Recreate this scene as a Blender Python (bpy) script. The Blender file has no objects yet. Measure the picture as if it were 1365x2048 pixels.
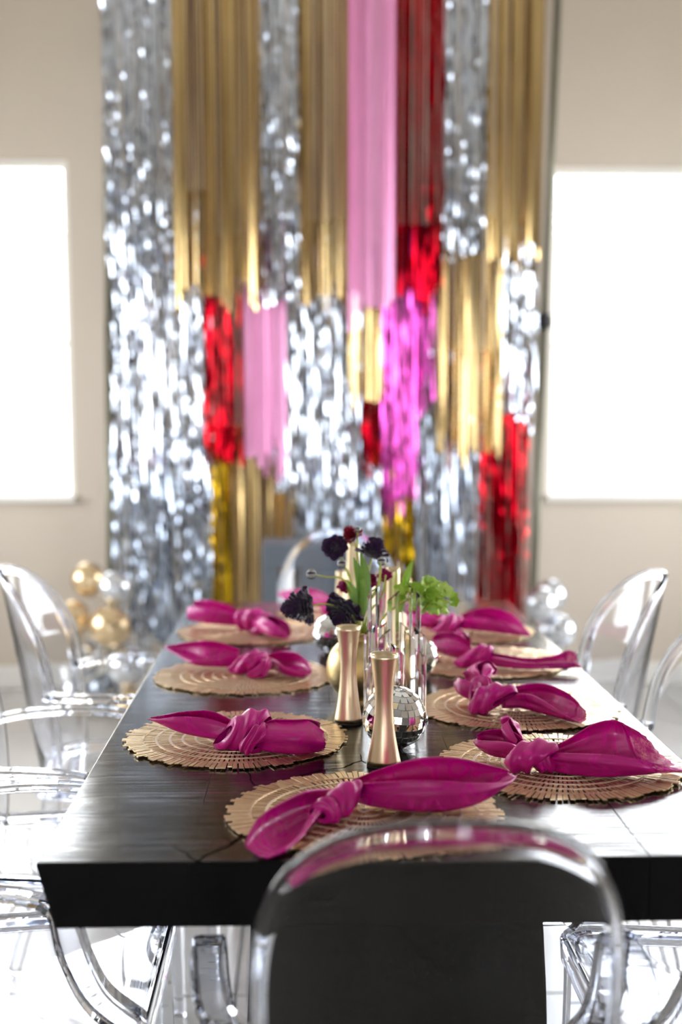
import bpy, math, random
from mathutils import Vector, Matrix
random.seed(7)
PI = math.pi
scene = bpy.context.scene
COL = scene.collection

# ------------------------------------------------------------------ camera
F_PX, PITCH, CAM_H = 2560.0, math.radians(7.0), 1.29
PPX, PPY = 682.5, 828 + 2560.0 * math.tan(math.radians(7.0))
YAW = math.atan(81 * math.cos(PITCH) / F_PX)
cam_data = bpy.data.cameras.new('camera')
cam = bpy.data.objects.new('camera', cam_data)
COL.objects.link(cam)
cam.location = (0, 0, CAM_H)
cam.rotation_euler = (PI / 2 - PITCH, 0, -YAW)
cam_data.sensor_fit = 'VERTICAL'
cam_data.sensor_height = 36.0
cam_data.lens = F_PX / 2048 * 36.0
cam_data.shift_y = (PPY - 1024) / 2048
cam_data.clip_start = 0.05
cam_data.dof.use_dof = True
cam_data.dof.focus_distance = 1.98
cam_data.dof.aperture_fstop = 2.1
scene.camera = cam
CAM_R = cam.rotation_euler.to_matrix()
CAM_C = Vector((0, 0, CAM_H))

# ------------------------------------------------------------------ world, exposure
world = bpy.data.worlds.new('sky')
scene.world = world
world.use_nodes = True
bg = world.node_tree.nodes['Background']
bg.inputs['Color'].default_value = (0.90, 0.95, 1.0, 1)
bg.inputs['Strength'].default_value = 8.5
scene.view_settings.view_transform = 'Standard'
scene.view_settings.look = 'None'
scene.view_settings.gamma = 1
scene.view_settings.use_curve_mapping = False
scene.view_settings.exposure = 0.9
cy = scene.cycles
cy.use_denoising = True
cy.max_bounces = 18
cy.use_adaptive_sampling = True
cy.adaptive_threshold = 0.06
cy.adaptive_min_samples = 16
cy.diffuse_bounces = 4
cy.glossy_bounces = 12
cy.transmission_bounces = 16
cy.transparent_max_bounces = 24
cy.blur_glossy = 0.6
cy.sample_clamp_indirect = 12.0


def ray(px, py):
    return CAM_R @ Vector(((px - PPX) / F_PX, -(py - PPY) / F_PX, -1.0))


def at(px, py, z):
    d = ray(px, py)
    return CAM_C + d * ((z - CAM_H) / d.z)


def aty(px, py, y):
    d = ray(px, py)
    return CAM_C + d * (y / d.y)


# ------------------------------------------------------------------ materials
def mat(name, color, rough=0.5, metal=0.0, var=0.08, vscale=8.0, bump=0.0, bscale=30.0, stretch=None, **kw):
    m = bpy.data.materials.new(name)
    m.use_nodes = True
    nt = m.node_tree
    b = nt.nodes['Principled BSDF']
    b.inputs['Roughness'].default_value = rough
    b.inputs['Metallic'].default_value = metal
    tc = nt.nodes.new('ShaderNodeTexCoord')
    mp = nt.nodes.new('ShaderNodeMapping')
    nt.links.new(tc.outputs['Object'], mp.inputs['Vector'])
    if stretch:
        mp.inputs['Scale'].default_value = stretch
    n = nt.nodes.new('ShaderNodeTexNoise')
    n.inputs['Scale'].default_value = vscale
    n.inputs['Detail'].default_value = 4
    nt.links.new(mp.outputs['Vector'], n.inputs['Vector'])
    mx = nt.nodes.new('ShaderNodeMix')
    mx.data_type = 'RGBA'
    c = Vector(color[:3])
    mx.inputs['A'].default_value = (*(c * (1 - var)), 1)
    mx.inputs['B'].default_value = (*[min(1, x) for x in c * (1 + var)], 1)
    nt.links.new(n.outputs['Fac'], mx.inputs['Factor'])
    nt.links.new(mx.outputs['Result'], b.inputs['Base Color'])
    if bump:
        n2 = nt.nodes.new('ShaderNodeTexNoise')
        n2.inputs['Scale'].default_value = bscale
        n2.inputs['Detail'].default_value = 5
        nt.links.new(mp.outputs['Vector'], n2.inputs['Vector'])
        bp = nt.nodes.new('ShaderNodeBump')
        bp.inputs['Strength'].default_value = bump
        bp.inputs['Distance'].default_value = 0.01
        nt.links.new(n2.outputs['Fac'], bp.inputs['Height'])
        nt.links.new(bp.outputs['Normal'], b.inputs['Normal'])
    for k, v in kw.items():
        b.inputs[k].default_value = v
    return m


def glass_mat(name, tint, ior=1.49, rough=0.0):
    m = bpy.data.materials.new(name)
    m.use_nodes = True
    nt = m.node_tree
    nt.nodes.remove(nt.nodes['Principled BSDF'])
    g = nt.nodes.new('ShaderNodeBsdfGlass')
    g.inputs['IOR'].default_value = ior
    g.inputs['Roughness'].default_value = rough
    g.inputs['Color'].default_value = (*tint, 1)
    nt.links.new(g.outputs[0], nt.nodes['Material Output'].inputs['Surface'])
    return m


def pane_mat(name):
    m = bpy.data.materials.new(name)
    m.use_nodes = True
    nt = m.node_tree
    nt.nodes.remove(nt.nodes['Principled BSDF'])
    t = nt.nodes.new('ShaderNodeBsdfTransparent')
    g = nt.nodes.new('ShaderNodeBsdfGlossy')
    g.inputs['Roughness'].default_value = 0.02
    fr = nt.nodes.new('ShaderNodeFresnel')
    fr.inputs['IOR'].default_value = 1.4
    mx = nt.nodes.new('ShaderNodeMixShader')
    nt.links.new(fr.outputs[0], mx.inputs[0])
    nt.links.new(t.outputs[0], mx.inputs[1])
    nt.links.new(g.outputs[0], mx.inputs[2])
    nt.links.new(mx.outputs[0], nt.nodes['Material Output'].inputs['Surface'])
    return m


M = {}
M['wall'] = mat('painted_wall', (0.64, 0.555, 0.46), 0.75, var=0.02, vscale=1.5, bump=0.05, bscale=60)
M['dark_wall'] = mat('dimmed_rear_wall', (0.16, 0.14, 0.13), 0.7, var=0.03)  # unseen wall behind the camera, coloured dark to dim light on the table front
M['ceiling'] = mat('ceiling_paint', (0.82, 0.80, 0.76), 0.8, var=0.01)
M['trim'] = mat('white_trim_paint', (0.85, 0.82, 0.77), 0.45, var=0.02)
M['tile'] = mat('porcelain_tile', (0.52, 0.50, 0.475), 0.20, var=0.05, vscale=3)
M['grout'] = mat('grout', (0.40, 0.40, 0.40), 0.9, var=0.1, vscale=40)
M['pane'] = pane_mat('window_glass')
M['stucco'] = mat('exterior_stucco', (0.80, 0.77, 0.70), 0.9, bump=0.2)
M['roof_tile'] = mat('pale_clay_tile', (0.72, 0.68, 0.62), 0.8, var=0.2)
M['ground'] = mat('pale_gravel', (0.62, 0.60, 0.56), 0.9, var=0.2, vscale=20)
M['acrylic'] = glass_mat('clear_acrylic', (0.965, 0.975, 1.0), 1.42)
M['crystal'] = glass_mat('crystal', (0.995, 0.995, 1.0), 1.40)
M['brass'] = mat('brushed_champagne_brass', (0.80, 0.655, 0.43), 0.34, 1.0, var=0.05, vscale=60, stretch=(1, 1, 0.02), Anisotropic=0.5)
M['matte_gold'] = mat('matte_gold_glaze', (0.66, 0.52, 0.26), 0.38, 0.9, var=0.08)
M['vase_base'] = mat('dark_vase_base', (0.04, 0.035, 0.03), 0.6)
M['mirror'] = mat('mirror_tile', (0.90, 0.91, 0.92), 0.03, 1.0, var=0.02)
M['ball_core'] = mat('disco_ball_core', (0.55, 0.55, 0.56), 0.5, 0.3)
M['slat'] = mat('gold_vinyl_slat', (0.80, 0.60, 0.34), 0.30, 0.85, var=0.18, vscale=90, bump=0.15, bscale=160)
M['ring'] = mat('pale_gold_cord', (0.85, 0.72, 0.56), 0.4, 0.5, var=0.05)
M['gold_balloon'] = mat('chrome_gold_latex', (0.80, 0.61, 0.37), 0.25, 0.85, var=0.03)
M['silver_balloon'] = mat('chrome_silver_latex', (0.74, 0.76, 0.80), 0.20, 0.85, var=0.03)
M['grey_balloon'] = mat('dark_grey_latex', (0.30, 0.33, 0.38), 0.25, 0.7, var=0.03)
M['steel'] = mat('grey_steel_pole', (0.20, 0.19, 0.14), 0.4, 0.4)
M['black_plastic'] = mat('black_plastic', (0.02, 0.02, 0.022), 0.4)
M['slate'] = mat('slate_grey_paint', (0.13, 0.15, 0.18), 0.55, var=0.1)
M['stem'] = mat('green_stem', (0.36, 0.50, 0.10), 0.45, var=0.2, vscale=40, **{'Subsurface Weight': 0.15})
M['leaf'] = mat('green_leaf', (0.22, 0.40, 0.06), 0.5, var=0.25, vscale=40)
M['bell'] = mat('lime_green_bells', (0.40, 0.60, 0.07), 0.45, var=0.3, vscale=60, **{'Subsurface Weight': 0.2})
M['bell_pale'] = mat('pale_lime_bells', (0.58, 0.74, 0.20), 0.45, var=0.15, vscale=60)
M['purple_petal'] = mat('dark_purple_petal', (0.045, 0.010, 0.060), 0.5, var=0.5, vscale=60, **{'Sheen Weight': 0.2})
M['red_petal'] = mat('crimson_petal', (0.30, 0.008, 0.03), 0.5, var=0.3, vscale=60)
M['magenta_petal'] = mat('magenta_petal', (0.42, 0.01, 0.14), 0.5, var=0.4, vscale=60)
M['bud'] = mat('grey_green_bud', (0.42, 0.43, 0.40), 0.5, var=0.3, vscale=90)
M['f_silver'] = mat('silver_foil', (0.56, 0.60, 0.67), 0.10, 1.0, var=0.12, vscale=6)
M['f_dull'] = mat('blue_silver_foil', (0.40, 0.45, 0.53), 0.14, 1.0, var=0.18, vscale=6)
M['f_gold'] = mat('champagne_gold_foil', (0.50, 0.355, 0.16), 0.20, 1.0, var=0.16, vscale=5)
M['f_red'] = mat('red_foil', (0.33, 0.0015, 0.009), 0.12, 1.0, var=0.2, vscale=6)
M['f_magenta'] = mat('magenta_foil', (0.50, 0.07, 0.33), 0.18, 1.0, var=0.2, vscale=6)
M['f_pink'] = mat('pearl_pink_film', (0.86, 0.36, 0.62), 0.38, 0.25, var=0.08, vscale=6)
M['f_yellow'] = mat('yellow_gold_foil', (0.50, 0.30, 0.008), 0.12, 1.0, var=0.25, vscale=6)


def wood_mat():
    m = bpy.data.materials.new('dark_stained_wood')
    m.use_nodes = True
    nt = m.node_tree
    b = nt.nodes['Principled BSDF']
    tc = nt.nodes.new('ShaderNodeTexCoord')

    def noise(scale, stretch, detail=6):
        mp = nt.nodes.new('ShaderNodeMapping')
        mp.inputs['Scale'].default_value = stretch
        nt.links.new(tc.outputs['Object'], mp.inputs['Vector'])
        n = nt.nodes.new('ShaderNodeTexNoise')
        n.inputs['Scale'].default_value = scale
        n.inputs['Detail'].default_value = detail
        nt.links.new(mp.outputs['Vector'], n.inputs['Vector'])
        return n
    grain = noise(6, (9, 1, 9))
    saw = noise(9, (0.35, 9, 1), 8)
    wave = noise(5, (1, 1.6, 1), 2)
    mx = nt.nodes.new('ShaderNodeMix')
    mx.data_type = 'RGBA'
    mx.inputs['A'].default_value = (0.005, 0.004, 0.0035, 1)
    mx.inputs['B'].default_value = (0.014, 0.010, 0.008, 1)
    nt.links.new(grain.outputs['Fac'], mx.inputs['Factor'])
    nt.links.new(mx.outputs['Result'], b.inputs['Base Color'])
    rr = nt.nodes.new('ShaderNodeMapRange')
    rr.inputs['To Min'].default_value = 0.10
    rr.inputs['To Max'].default_value = 0.24
    nt.links.new(saw.outputs['Fac'], rr.inputs['Value'])
    nt.links.new(rr.outputs['Result'], b.inputs['Roughness'])
    # drying cracks: broken, wandering thin lines
    cn = noise(7, (1, 1, 1), 3)
    cm = nt.nodes.new('ShaderNodeMapping')
    cm.inputs['Scale'].default_value = (5.5, 1.6, 3)
    nt.links.new(tc.outputs['Object'], cm.inputs['Vector'])
    cv = nt.nodes.new('ShaderNodeMix')
    cv.data_type = 'RGBA'
    cv.blend_type = 'ADD'
    cv.inputs['Factor'].default_value = 0.25
    nt.links.new(cm.outputs['Vector'], cv.inputs['A'])
    nt.links.new(cn.outputs['Color'], cv.inputs['B'])
    vr = nt.nodes.new('ShaderNodeTexVoronoi')
    vr.feature = 'DISTANCE_TO_EDGE'
    vr.inputs['Scale'].default_value = 1.0
    nt.links.new(cv.outputs['Result'], vr.inputs['Vector'])
    ck = nt.nodes.new('ShaderNodeMapRange')
    ck.inputs['From Min'].default_value = 0.003
    ck.inputs['From Max'].default_value = 0.010
    ck.inputs['To Min'].default_value = 0.0
    ck.inputs['To Max'].default_value = 1.0
    nt.links.new(vr.outputs['Distance'], ck.inputs['Value'])
    gate = noise(3.0, (1, 1, 1), 2)
    gm = nt.nodes.new('ShaderNodeMapRange')
    gm.inputs['From Min'].default_value = 0.42
    gm.inputs['From Max'].default_value = 0.46
    nt.links.new(gate.outputs['Fac'], gm.inputs['Value'])
    cr_ = nt.nodes.new('ShaderNodeMath')
    cr_.operation = 'MAXIMUM'
    nt.links.new(ck.outputs[0], cr_.inputs[0])
    nt.links.new(gm.outputs[0], cr_.inputs[1])
    sp = nt.nodes.new('ShaderNodeMath')
    sp.operation = 'MULTIPLY'
    sp.inputs[1].default_value = 0.5
    nt.links.new(cr_.outputs[0], sp.inputs[0])
    nt.links.new(sp.outputs[0], b.inputs['Specular IOR Level'])
    b1 = nt.nodes.new('ShaderNodeBump')
    b1.inputs['Strength'].default_value = 0.30
    b1.inputs['Distance'].default_value = 0.002
    nt.links.new(saw.outputs['Fac'], b1.inputs['Height'])
    b2 = nt.nodes.new('ShaderNodeBump')
    b2.inputs['Strength'].default_value = 0.24
    b2.inputs['Distance'].default_value = 0.012
    nt.links.new(wave.outputs['Fac'], b2.inputs['Height'])
    nt.links.new(b1.outputs['Normal'], b2.inputs['Normal'])
    nt.links.new(b2.outputs['Normal'], b.inputs['Normal'])
    b.inputs['IOR'].default_value = 1.55
    return m


M['wood'] = wood_mat()
M['end_grain'] = mat('matte_black_end_grain', (0.006, 0.005, 0.005), 0.65, var=0.3, vscale=12, bump=0.1, bscale=50, **{'Specular IOR Level': 0.12})


def satin_mat(name, lace):
    m = bpy.data.materials.new(name)
    m.use_nodes = True
    nt = m.node_tree
    L = nt.links.new
    b = nt.nodes['Principled BSDF']
    uv = nt.nodes.new('ShaderNodeUVMap')
    uv.uv_map = 'UVMap'
    # damask scrolls: rings round scattered centres, broken up by noise
    vo = nt.nodes.new('ShaderNodeTexVoronoi')
    vo.inputs['Scale'].default_value = 17
    L(uv.outputs[0], vo.inputs['Vector'])
    ns = nt.nodes.new('ShaderNodeTexNoise')
    ns.inputs['Scale'].default_value = 14
    L(uv.outputs[0], ns.inputs['Vector'])
    ad = nt.nodes.new('ShaderNodeMath')
    ad.operation = 'MULTIPLY_ADD'
    L(vo.outputs['Distance'], ad.inputs[0])
    ad.inputs[1].default_value = 17.0
    nm = nt.nodes.new('ShaderNodeMath')
    nm.operation = 'MULTIPLY'
    L(ns.outputs['Fac'], nm.inputs[0])
    nm.inputs[1].default_value = 7.0
    L(nm.outputs[0], ad.inputs[2])
    sn = nt.nodes.new('ShaderNodeMath')
    sn.operation = 'SINE'
    L(ad.outputs[0], sn.inputs[0])
    st = nt.nodes.new('ShaderNodeMapRange')
    st.inputs['From Min'].default_value = 0.45
    st.inputs['From Max'].default_value = 0.75
    L(sn.outputs[0], st.inputs['Value'])
    mx = nt.nodes.new('ShaderNodeMix')
    mx.data_type = 'RGBA'
    mx.inputs['A'].default_value = (0.56, 0.0005, 0.225, 1)
    mx.inputs['B'].default_value = (0.64, 0.003, 0.28, 1)
    L(st.outputs[0], mx.inputs['Factor'])
    out = mx.outputs['Result']
    if lace:
        sp = nt.nodes.new('ShaderNodeSeparateXYZ')
        u2 = nt.nodes.new('ShaderNodeUVMap')
        u2.uv_map = 'Param'
        L(u2.outputs[0], sp.inputs[0])
        mk = nt.nodes.new('ShaderNodeMapRange')
        mk.inputs['From Min'].default_value = 0.0
        mk.inputs['From Max'].default_value = 0.1
        L(sp.outputs['X'], mk.inputs['Value'])
        v2 = nt.nodes.new('ShaderNodeTexVoronoi')
        v2.inputs['Scale'].default_value = 330
        L(uv.outputs[0], v2.inputs['Vector'])
        v3 = nt.nodes.new('ShaderNodeTexNoise')
        v3.inputs['Scale'].default_value = 45
        L(uv.outputs[0], v3.inputs['Vector'])
        th = nt.nodes.new('ShaderNodeMapRange')
        th.inputs['From Min'].default_value = 0.25
        th.inputs['From Max'].default_value = 0.6
        L(v2.outputs['Distance'], th.inputs['Value'])
        t3 = nt.nodes.new('ShaderNodeMapRange')
        t3.inputs['From Min'].default_value = 0.45
        t3.inputs['From Max'].default_value = 0.6
        L(v3.outputs['Fac'], t3.inputs['Value'])
        mu = nt.nodes.new('ShaderNodeMath')
        mu.operation = 'MULTIPLY'
        L(th.outputs[0], mu.inputs[0])
        L(t3.outputs[0], mu.inputs[1])
        mu2 = nt.nodes.new('ShaderNodeMath')
        mu2.operation = 'MULTIPLY'
        L(mu.outputs[0], mu2.inputs[0])
        L(mk.outputs[0], mu2.inputs[1])
        m3 = nt.nodes.new('ShaderNodeMix')
        m3.data_type = 'RGBA'
        m3.inputs['B'].default_value = (0.80, 0.22, 0.34, 1)
        L(mu2.outputs[0], m3.inputs['Factor'])
        L(out, m3.inputs['A'])
        out = m3.outputs['Result']
    L(out, b.inputs['Base Color'])
    rg = nt.nodes.new('ShaderNodeMapRange')
    rg.inputs['To Min'].default_value = 0.42
    rg.inputs['To Max'].default_value = 0.26
    L(st.outputs[0], rg.inputs['Value'])
    L(rg.outputs[0], b.inputs['Roughness'])
    b.inputs['Sheen Weight'].default_value = 0.05
    b.inputs['Sheen Tint'].default_value = (1.0, 0.45, 0.85, 1)
    b.inputs['Sheen Roughness'].default_value = 0.4
    fb = nt.nodes.new('ShaderNodeTexNoise')
    fb.inputs['Scale'].default_value = 38
    fb.inputs['Detail'].default_value = 3
    L(uv.outputs[0], fb.inputs['Vector'])
    bp = nt.nodes.new('ShaderNodeBump')
    bp.inputs['Strength'].default_value = 0.25
    bp.inputs['Distance'].default_value = 0.004
    L(fb.outputs['Fac'], bp.inputs['Height'])
    L(bp.outputs[0], b.inputs['Normal'])
    return m


M['satin'] = satin_mat('magenta_damask_satin', False)
M['satin_lace'] = satin_mat('magenta_damask_satin_with_lace', True)


# ------------------------------------------------------------------ mesh helpers
class MB:
    def __init__(self):
        self.v, self.f, self.s = [], [], []

    def add(self, vs, fs, smooth=False):
        o = len(self.v)
        self.v += [tuple(p) for p in vs]
        self.f += [tuple(i + o for i in f) for f in fs]
        self.s += [smooth] * len(fs)

    def box(self, x0, x1, y0, y1, z0, z1):
        vs = [(x, y, z) for z in (z0, z1) for y in (y0, y1) for x in (x0, x1)]
        self.add(vs, [(0, 2, 3, 1), (4, 5, 7, 6), (0, 1, 5, 4), (2, 6, 7, 3), (0, 4, 6, 2), (1, 3, 7, 5)])

    def grid(self, rows, smooth=True, close_u=False, close_v=False):
        nr, nc = len(rows), len(rows[0])
        fs = []
        for i in range(nr if close_v else nr - 1):
            for j in range(nc if close_u else nc - 1):
                a, b = i * nc + j, i * nc + (j + 1) % nc
                c, d = ((i + 1) % nr) * nc + (j + 1) % nc, ((i + 1) % nr) * nc + j
                fs.append((a, b, c, d))
        self.add([p for r in rows for p in r], fs, smooth)

    def lathe(self, prof, n=32, o=(0, 0, 0), smooth=True, cap=True):
        rows = [[(o[0] + r * math.cos(2 * PI * k / n), o[1] + r * math.sin(2 * PI * k / n), o[2] + z) for k in range(n)] for r, z in prof]
        base = len(self.v)
        self.grid(rows, smooth, close_u=True)
        if cap:
            m = len(prof) - 1
            self.f.append(tuple(base + k for k in range(n))[::-1])
            self.f.append(tuple(base + m * n + k for k in range(n)))
            self.s += [False, False]

    def tube(self, pts, rad, n=8, smooth=True, cap=True):
        pts = [Vector(p) for p in pts]
        if not hasattr(rad, '__len__'):
            rad = [rad] * len(pts)
        rows = []
        up = Vector((0.31, 0.17, 0.93)).normalized()
        for i, p in enumerate(pts):
            t = (pts[min(i + 1, len(pts) - 1)] - pts[max(i - 1, 0)]).normalized()
            a = t.cross(up)
            if a.length < 1e-4:
                a = t.cross(Vector((1, 0, 0)))
            a.normalize()
            b = t.cross(a)
            up = b if b.dot(up) > 0 else -b
            rows.append([p + (a * math.cos(2 * PI * k / n) + b * math.sin(2 * PI * k / n)) * rad[i] for k in range(n)])
        base = len(self.v)
        self.grid(rows, smooth, close_u=True)
        if cap:
            self.f.append(tuple(base + k for k in range(n))[::-1])
            self.f.append(tuple(base + (len(pts) - 1) * n + k for k in range(n)))
            self.s += [False, False]

    def sphere(self, c, r, nu=24, nv=16, sc=(1, 1, 1)):
        rows = []
        for i in range(nv + 1):
            a = PI * i / nv
            rr = max(math.sin(a), 1e-3)
            rows.append([(c[0] + r * sc[0] * rr * math.cos(2 * PI * j / nu), c[1] + r * sc[1] * rr * math.sin(2 * PI * j / nu), c[2] - r * sc[2] * math.cos(a)) for j in range(nu)])
        self.grid(rows, True, close_u=True)

    def mesh(self, name):
        me = bpy.data.meshes.new(name)
        me.from_pydata(self.v, [], self.f)
        me.polygons.foreach_set('use_smooth', self.s)
        me.update()
        return me

    def build(self, name, material, parent=None, loc=None):
        return link(name, self.mesh(name), material, parent, loc)


def link(name, me, material, parent=None, loc=None):
    if material is not None and not me.materials:
        me.materials.append(material)
    o = bpy.data.objects.new(name, me)
    COL.objects.link(o)
    if parent is not None:
        o.parent = parent
    if loc is not None:
        o.location = loc
    return o


def fix_normals(o):
    import bmesh
    bm = bmesh.new()
    bm.from_mesh(o.data)
    bmesh.ops.recalc_face_normals(bm, faces=bm.faces)
    bm.to_mesh(o.data)
    bm.free()
    return o


def tag(o, label=None, cat=None, group=None, kind=None):
    for k, v in (('label', label), ('category', cat), ('group', group), ('kind', kind)):
        if v:
            o[k] = v
    return o


def empty(name, loc=(0, 0, 0), rz=0.0):
    o = bpy.data.objects.new(name, None)
    COL.objects.link(o)
    o.location = loc
    o.rotation_euler = (0, 0, rz)
    o.empty_display_size = 0.1
    return o


def copy_tree(o, parent=None):
    c = o.copy()
    COL.objects.link(c)
    c.parent = parent
    for ch in o.children:
        copy_tree(ch, c)
    return c


def bevel(o, w, seg=2):
    m = o.modifiers.new('bevel', 'BEVEL')
    m.width = w
    m.segments = seg
    m.limit_method = 'ANGLE'
    m.angle_limit = math.radians(40)
    return o


def cr(pts, n):
    """Catmull-Rom through pts, n samples"""
    pts = [Vector(p) for p in pts]
    m = len(pts) - 1
    out = []
    for k in range(n):
        t = k / (n - 1) * m
        i = min(int(t), m - 1)
        f = t - i
        p1, p2 = pts[i], pts[i + 1]
        p0 = pts[i - 1] if i > 0 else p1 * 2 - p2
        p3 = pts[i + 2] if i + 2 <= m else p2 * 2 - p1
        out.append(0.5 * (2 * p1 + (p2 - p0) * f + (2 * p0 - 5 * p1 + 4 * p2 - p3) * f * f + (3 * p1 - p0 - 3 * p2 + p3) * f ** 3))
    return out


# ------------------------------------------------------------------ setting
X0, X1, Y0, Y1, ZC = -3.2, 3.4, -5.2, 6.0, 3.55
WT = 0.16
TZ = 0.76


def wall_with_holes(name, axis, pos, a0, a1, holes, outward):
    """wall in plane axis=pos from a0..a1, z 0..ZC; holes = (a0,a1,z0,z1)"""
    mb = MB()
    p0, p1 = sorted((pos, pos + WT * outward))

    def bx(u0, u1, z0, z1):
        if u1 - u0 < 1e-6 or z1 - z0 < 1e-6:
            return
        if axis == 'y':
            mb.box(u0, u1, p0, p1, z0, z1)
        else:
            mb.box(p0, p1, u0, u1, z0, z1)
    cur = a0
    for (h0, h1, z0, z1) in sorted(holes):
        bx(cur, h0, 0, ZC)
        bx(h0, h1, 0, z0)
        bx(h0, h1, z1, ZC)
        cur = h1
    bx(cur, a1, 0, ZC)
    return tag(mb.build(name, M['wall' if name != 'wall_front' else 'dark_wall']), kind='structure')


WIN = {
    'back': [(-2.30, -1.05, 0.885, 2.437), (1.155, 2.45, 0.885, 2.420)],
    'left': [(3.2, 5.4, 0.85, 2.45)],  # out-of-view window, placed to brighten the back wall and fringe
    'right': [(3.0, 5.5, 0.60, 2.50)],  # unseen too, added so light grazes the backdrop and its foil
    'front': [(-2.2, -1.0, 0.85, 2.45), (1.0, 2.2, 0.85, 2.45)],
}
wall_with_holes('wall_back', 'y', Y1, X0 - WT, X1 + WT, WIN['back'], 1)
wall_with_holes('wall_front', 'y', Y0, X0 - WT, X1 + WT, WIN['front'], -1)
wall_with_holes('wall_left', 'x', X0, Y0, Y1, WIN['left'], -1)
wall_with_holes('wall_right', 'x', X1, Y0, Y1, WIN['right'], 1)
mb = MB()
mb.box(X0 - WT, X1 + WT, Y0 - WT, Y1 + WT, ZC, ZC + 0.12)
tag(mb.build('ceiling', M['ceiling']), kind='structure')
mb = MB()
mb.box(X0 - WT, X1 + WT, Y0 - WT, Y1 + WT, -0.15, -0.004)
floor = tag(mb.build('floor', M['grout']), kind='structure')
TS, GAP = 0.61, 0.005
mb = MB()
h = (TS - GAP) / 2
mb.add([(-h, -h, -.01), (h, -h, -.01), (h, h, -.01), (-h, h, -.01), (-h + .002, -h + .002, 0), (h - .002, -h + .002, 0), (h - .002, h - .002, 0), (-h + .002, h - .002, 0)],
       [(4, 5, 6, 7), (0, 1, 5, 4), (1, 2, 6, 5), (2, 3, 7, 6), (3, 0, 4, 7)])
tile_me = mb.mesh('tile')
i = 0
x = X0 + TS / 2
while x < X1 + TS / 2:
    y = Y0 + TS / 2
    while y < Y1 + TS / 2:
        w = min(1, (X1 - (x - TS / 2)) / TS)
        d = min(1, (Y1 - (y - TS / 2)) / TS)
        if w > 0.05 and d > 0.05:
            t = link('tile', tile_me, M['tile'], floor, (x - TS / 2 * (1 - w), y - TS / 2 * (1 - d), 0))
            t.scale = (w, d, 1)
        y += TS
    x += TS


def portal(name, size, loc, rot):
    l = bpy.data.lights.new(name, 'AREA')
    l.shape = 'RECTANGLE'
    l.size, l.size_y = size
    l.cycles.is_portal = True
    o = bpy.data.objects.new(name, l)
    COL.objects.link(o)
    o.location = loc
    o.rotation_euler = rot
    return o


wn = 0
for side in ('back', 'left', 'right', 'front'):
    for (a0, a1, z0, z1) in WIN[side]:
        wn += 1
        root = tag(empty('window_%d' % wn), kind='structure')
        fr, pa, rl, si, ca = MB(), MB(), MB(), MB(), MB()
        w, H = a1 - a0, z1 - z0
        root.location = {'back': (a0, Y1, z0), 'front': (a1, Y0, z0), 'left': (X0, a0, z0), 'right': (X1, a1, z0)}[side]
        root.rotation_euler = (0, 0, {'back': 0, 'front': PI, 'left': PI / 2, 'right': -PI / 2}[side])
        # local: x along the wall, y outwards, z up
        t = 0.032
        y0, y1 = 0.05, 0.11
        for (xa, xb, za, zb) in ((0, t, 0, H), (w - t, w, 0, H), (t, w - t, 0, t), (t, w - t, H - t, H)):
            fr.box(xa, xb, y0, y1, za, zb)
        zr = H * 0.47
        rl.box(t, w - t, y0 + .01, y1 - .01, zr - .018, zr + .018)
        pa.box(t, w - t, 0.088, 0.092, t, zr - .018)
        fr.build('window_frame', M['trim'], root)
        rl.build('meeting_rail', M['trim'], root)
        pa.build('pane', M['pane'], root)
        pb = MB()
        pb.box(t, w - t, 0.088, 0.092, zr + .018, H - t)
        pb.build('pane', M['pane'], root)
        si.box(0.001, w - 0.001, -0.03, y0, 0.0, 0.025)
        si.build('window_sill', M['trim'], root)
        pr = portal('window_portal', (w, H), (0, 0, 0), (0, 0, 0))
        pr.parent = root
        pr.location = (w / 2, 0.15, H / 2)
        pr.rotation_euler = (-PI / 2, 0, 0)
        pr['kind'] = 'structure'
# baseboards
for nm, b in (('baseboard_back', (X0, X1, Y1 - .016, Y1, 0, .11)), ('baseboard_left', (X0, X0 + .016, Y0, Y1 - .016, 0, .11)),
              ('baseboard_right', (X1 - .016, X1, Y0, Y1 - .016, 0, .11))):
    mb = MB()
    mb.box(*b)
    tag(bevel(mb.build(nm, M['trim']), .006), kind='structure')

# outside: ground and a garden wall with a barrel-tile coping, seen blown out through the back windows
mb = MB()
mb.box(-14, 14, -14, 16, -0.5, -0.2)
tag(mb.build('ground', M['ground']), kind='structure')
gw = tag(empty('garden_wall', (0, 9.0, -0.2)), 'pale stucco garden wall with barrel tile coping outside the windows', 'garden wall')
mb = MB()
mb.box(-6, 6, 0, .2, 0, 2.72)
mb.build('wall_body', M['stucco'], gw)
mb = MB()
rows = []
for (yy, zz, r0) in ((-0.30, 2.66, .105), (0.30, 2.95, .09)):
    rows.append([(r0 * math.cos(PI * k / 10), yy, zz + r0 * math.sin(PI * k / 10)) for k in range(11)])
for (yy, zz, r0) in ((0.30, 2.95, .075), (-0.30, 2.66, .09)):
    rows.append([(r0 * math.cos(PI * k / 10), yy, zz + r0 * math.sin(PI * k / 10)) for k in range(11)])
mb.grid(rows, True, close_v=True)
cop = mb.mesh('coping_tile')
for k in range(40):
    link('coping_tile', cop, M['roof_tile'], gw, (-4.7 + k * .235, 0, 0))

# ------------------------------------------------------------------ fringe backdrop
YB = 5.62


def bx_at(px, py, y):
    return aty(px, py, y)


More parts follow.
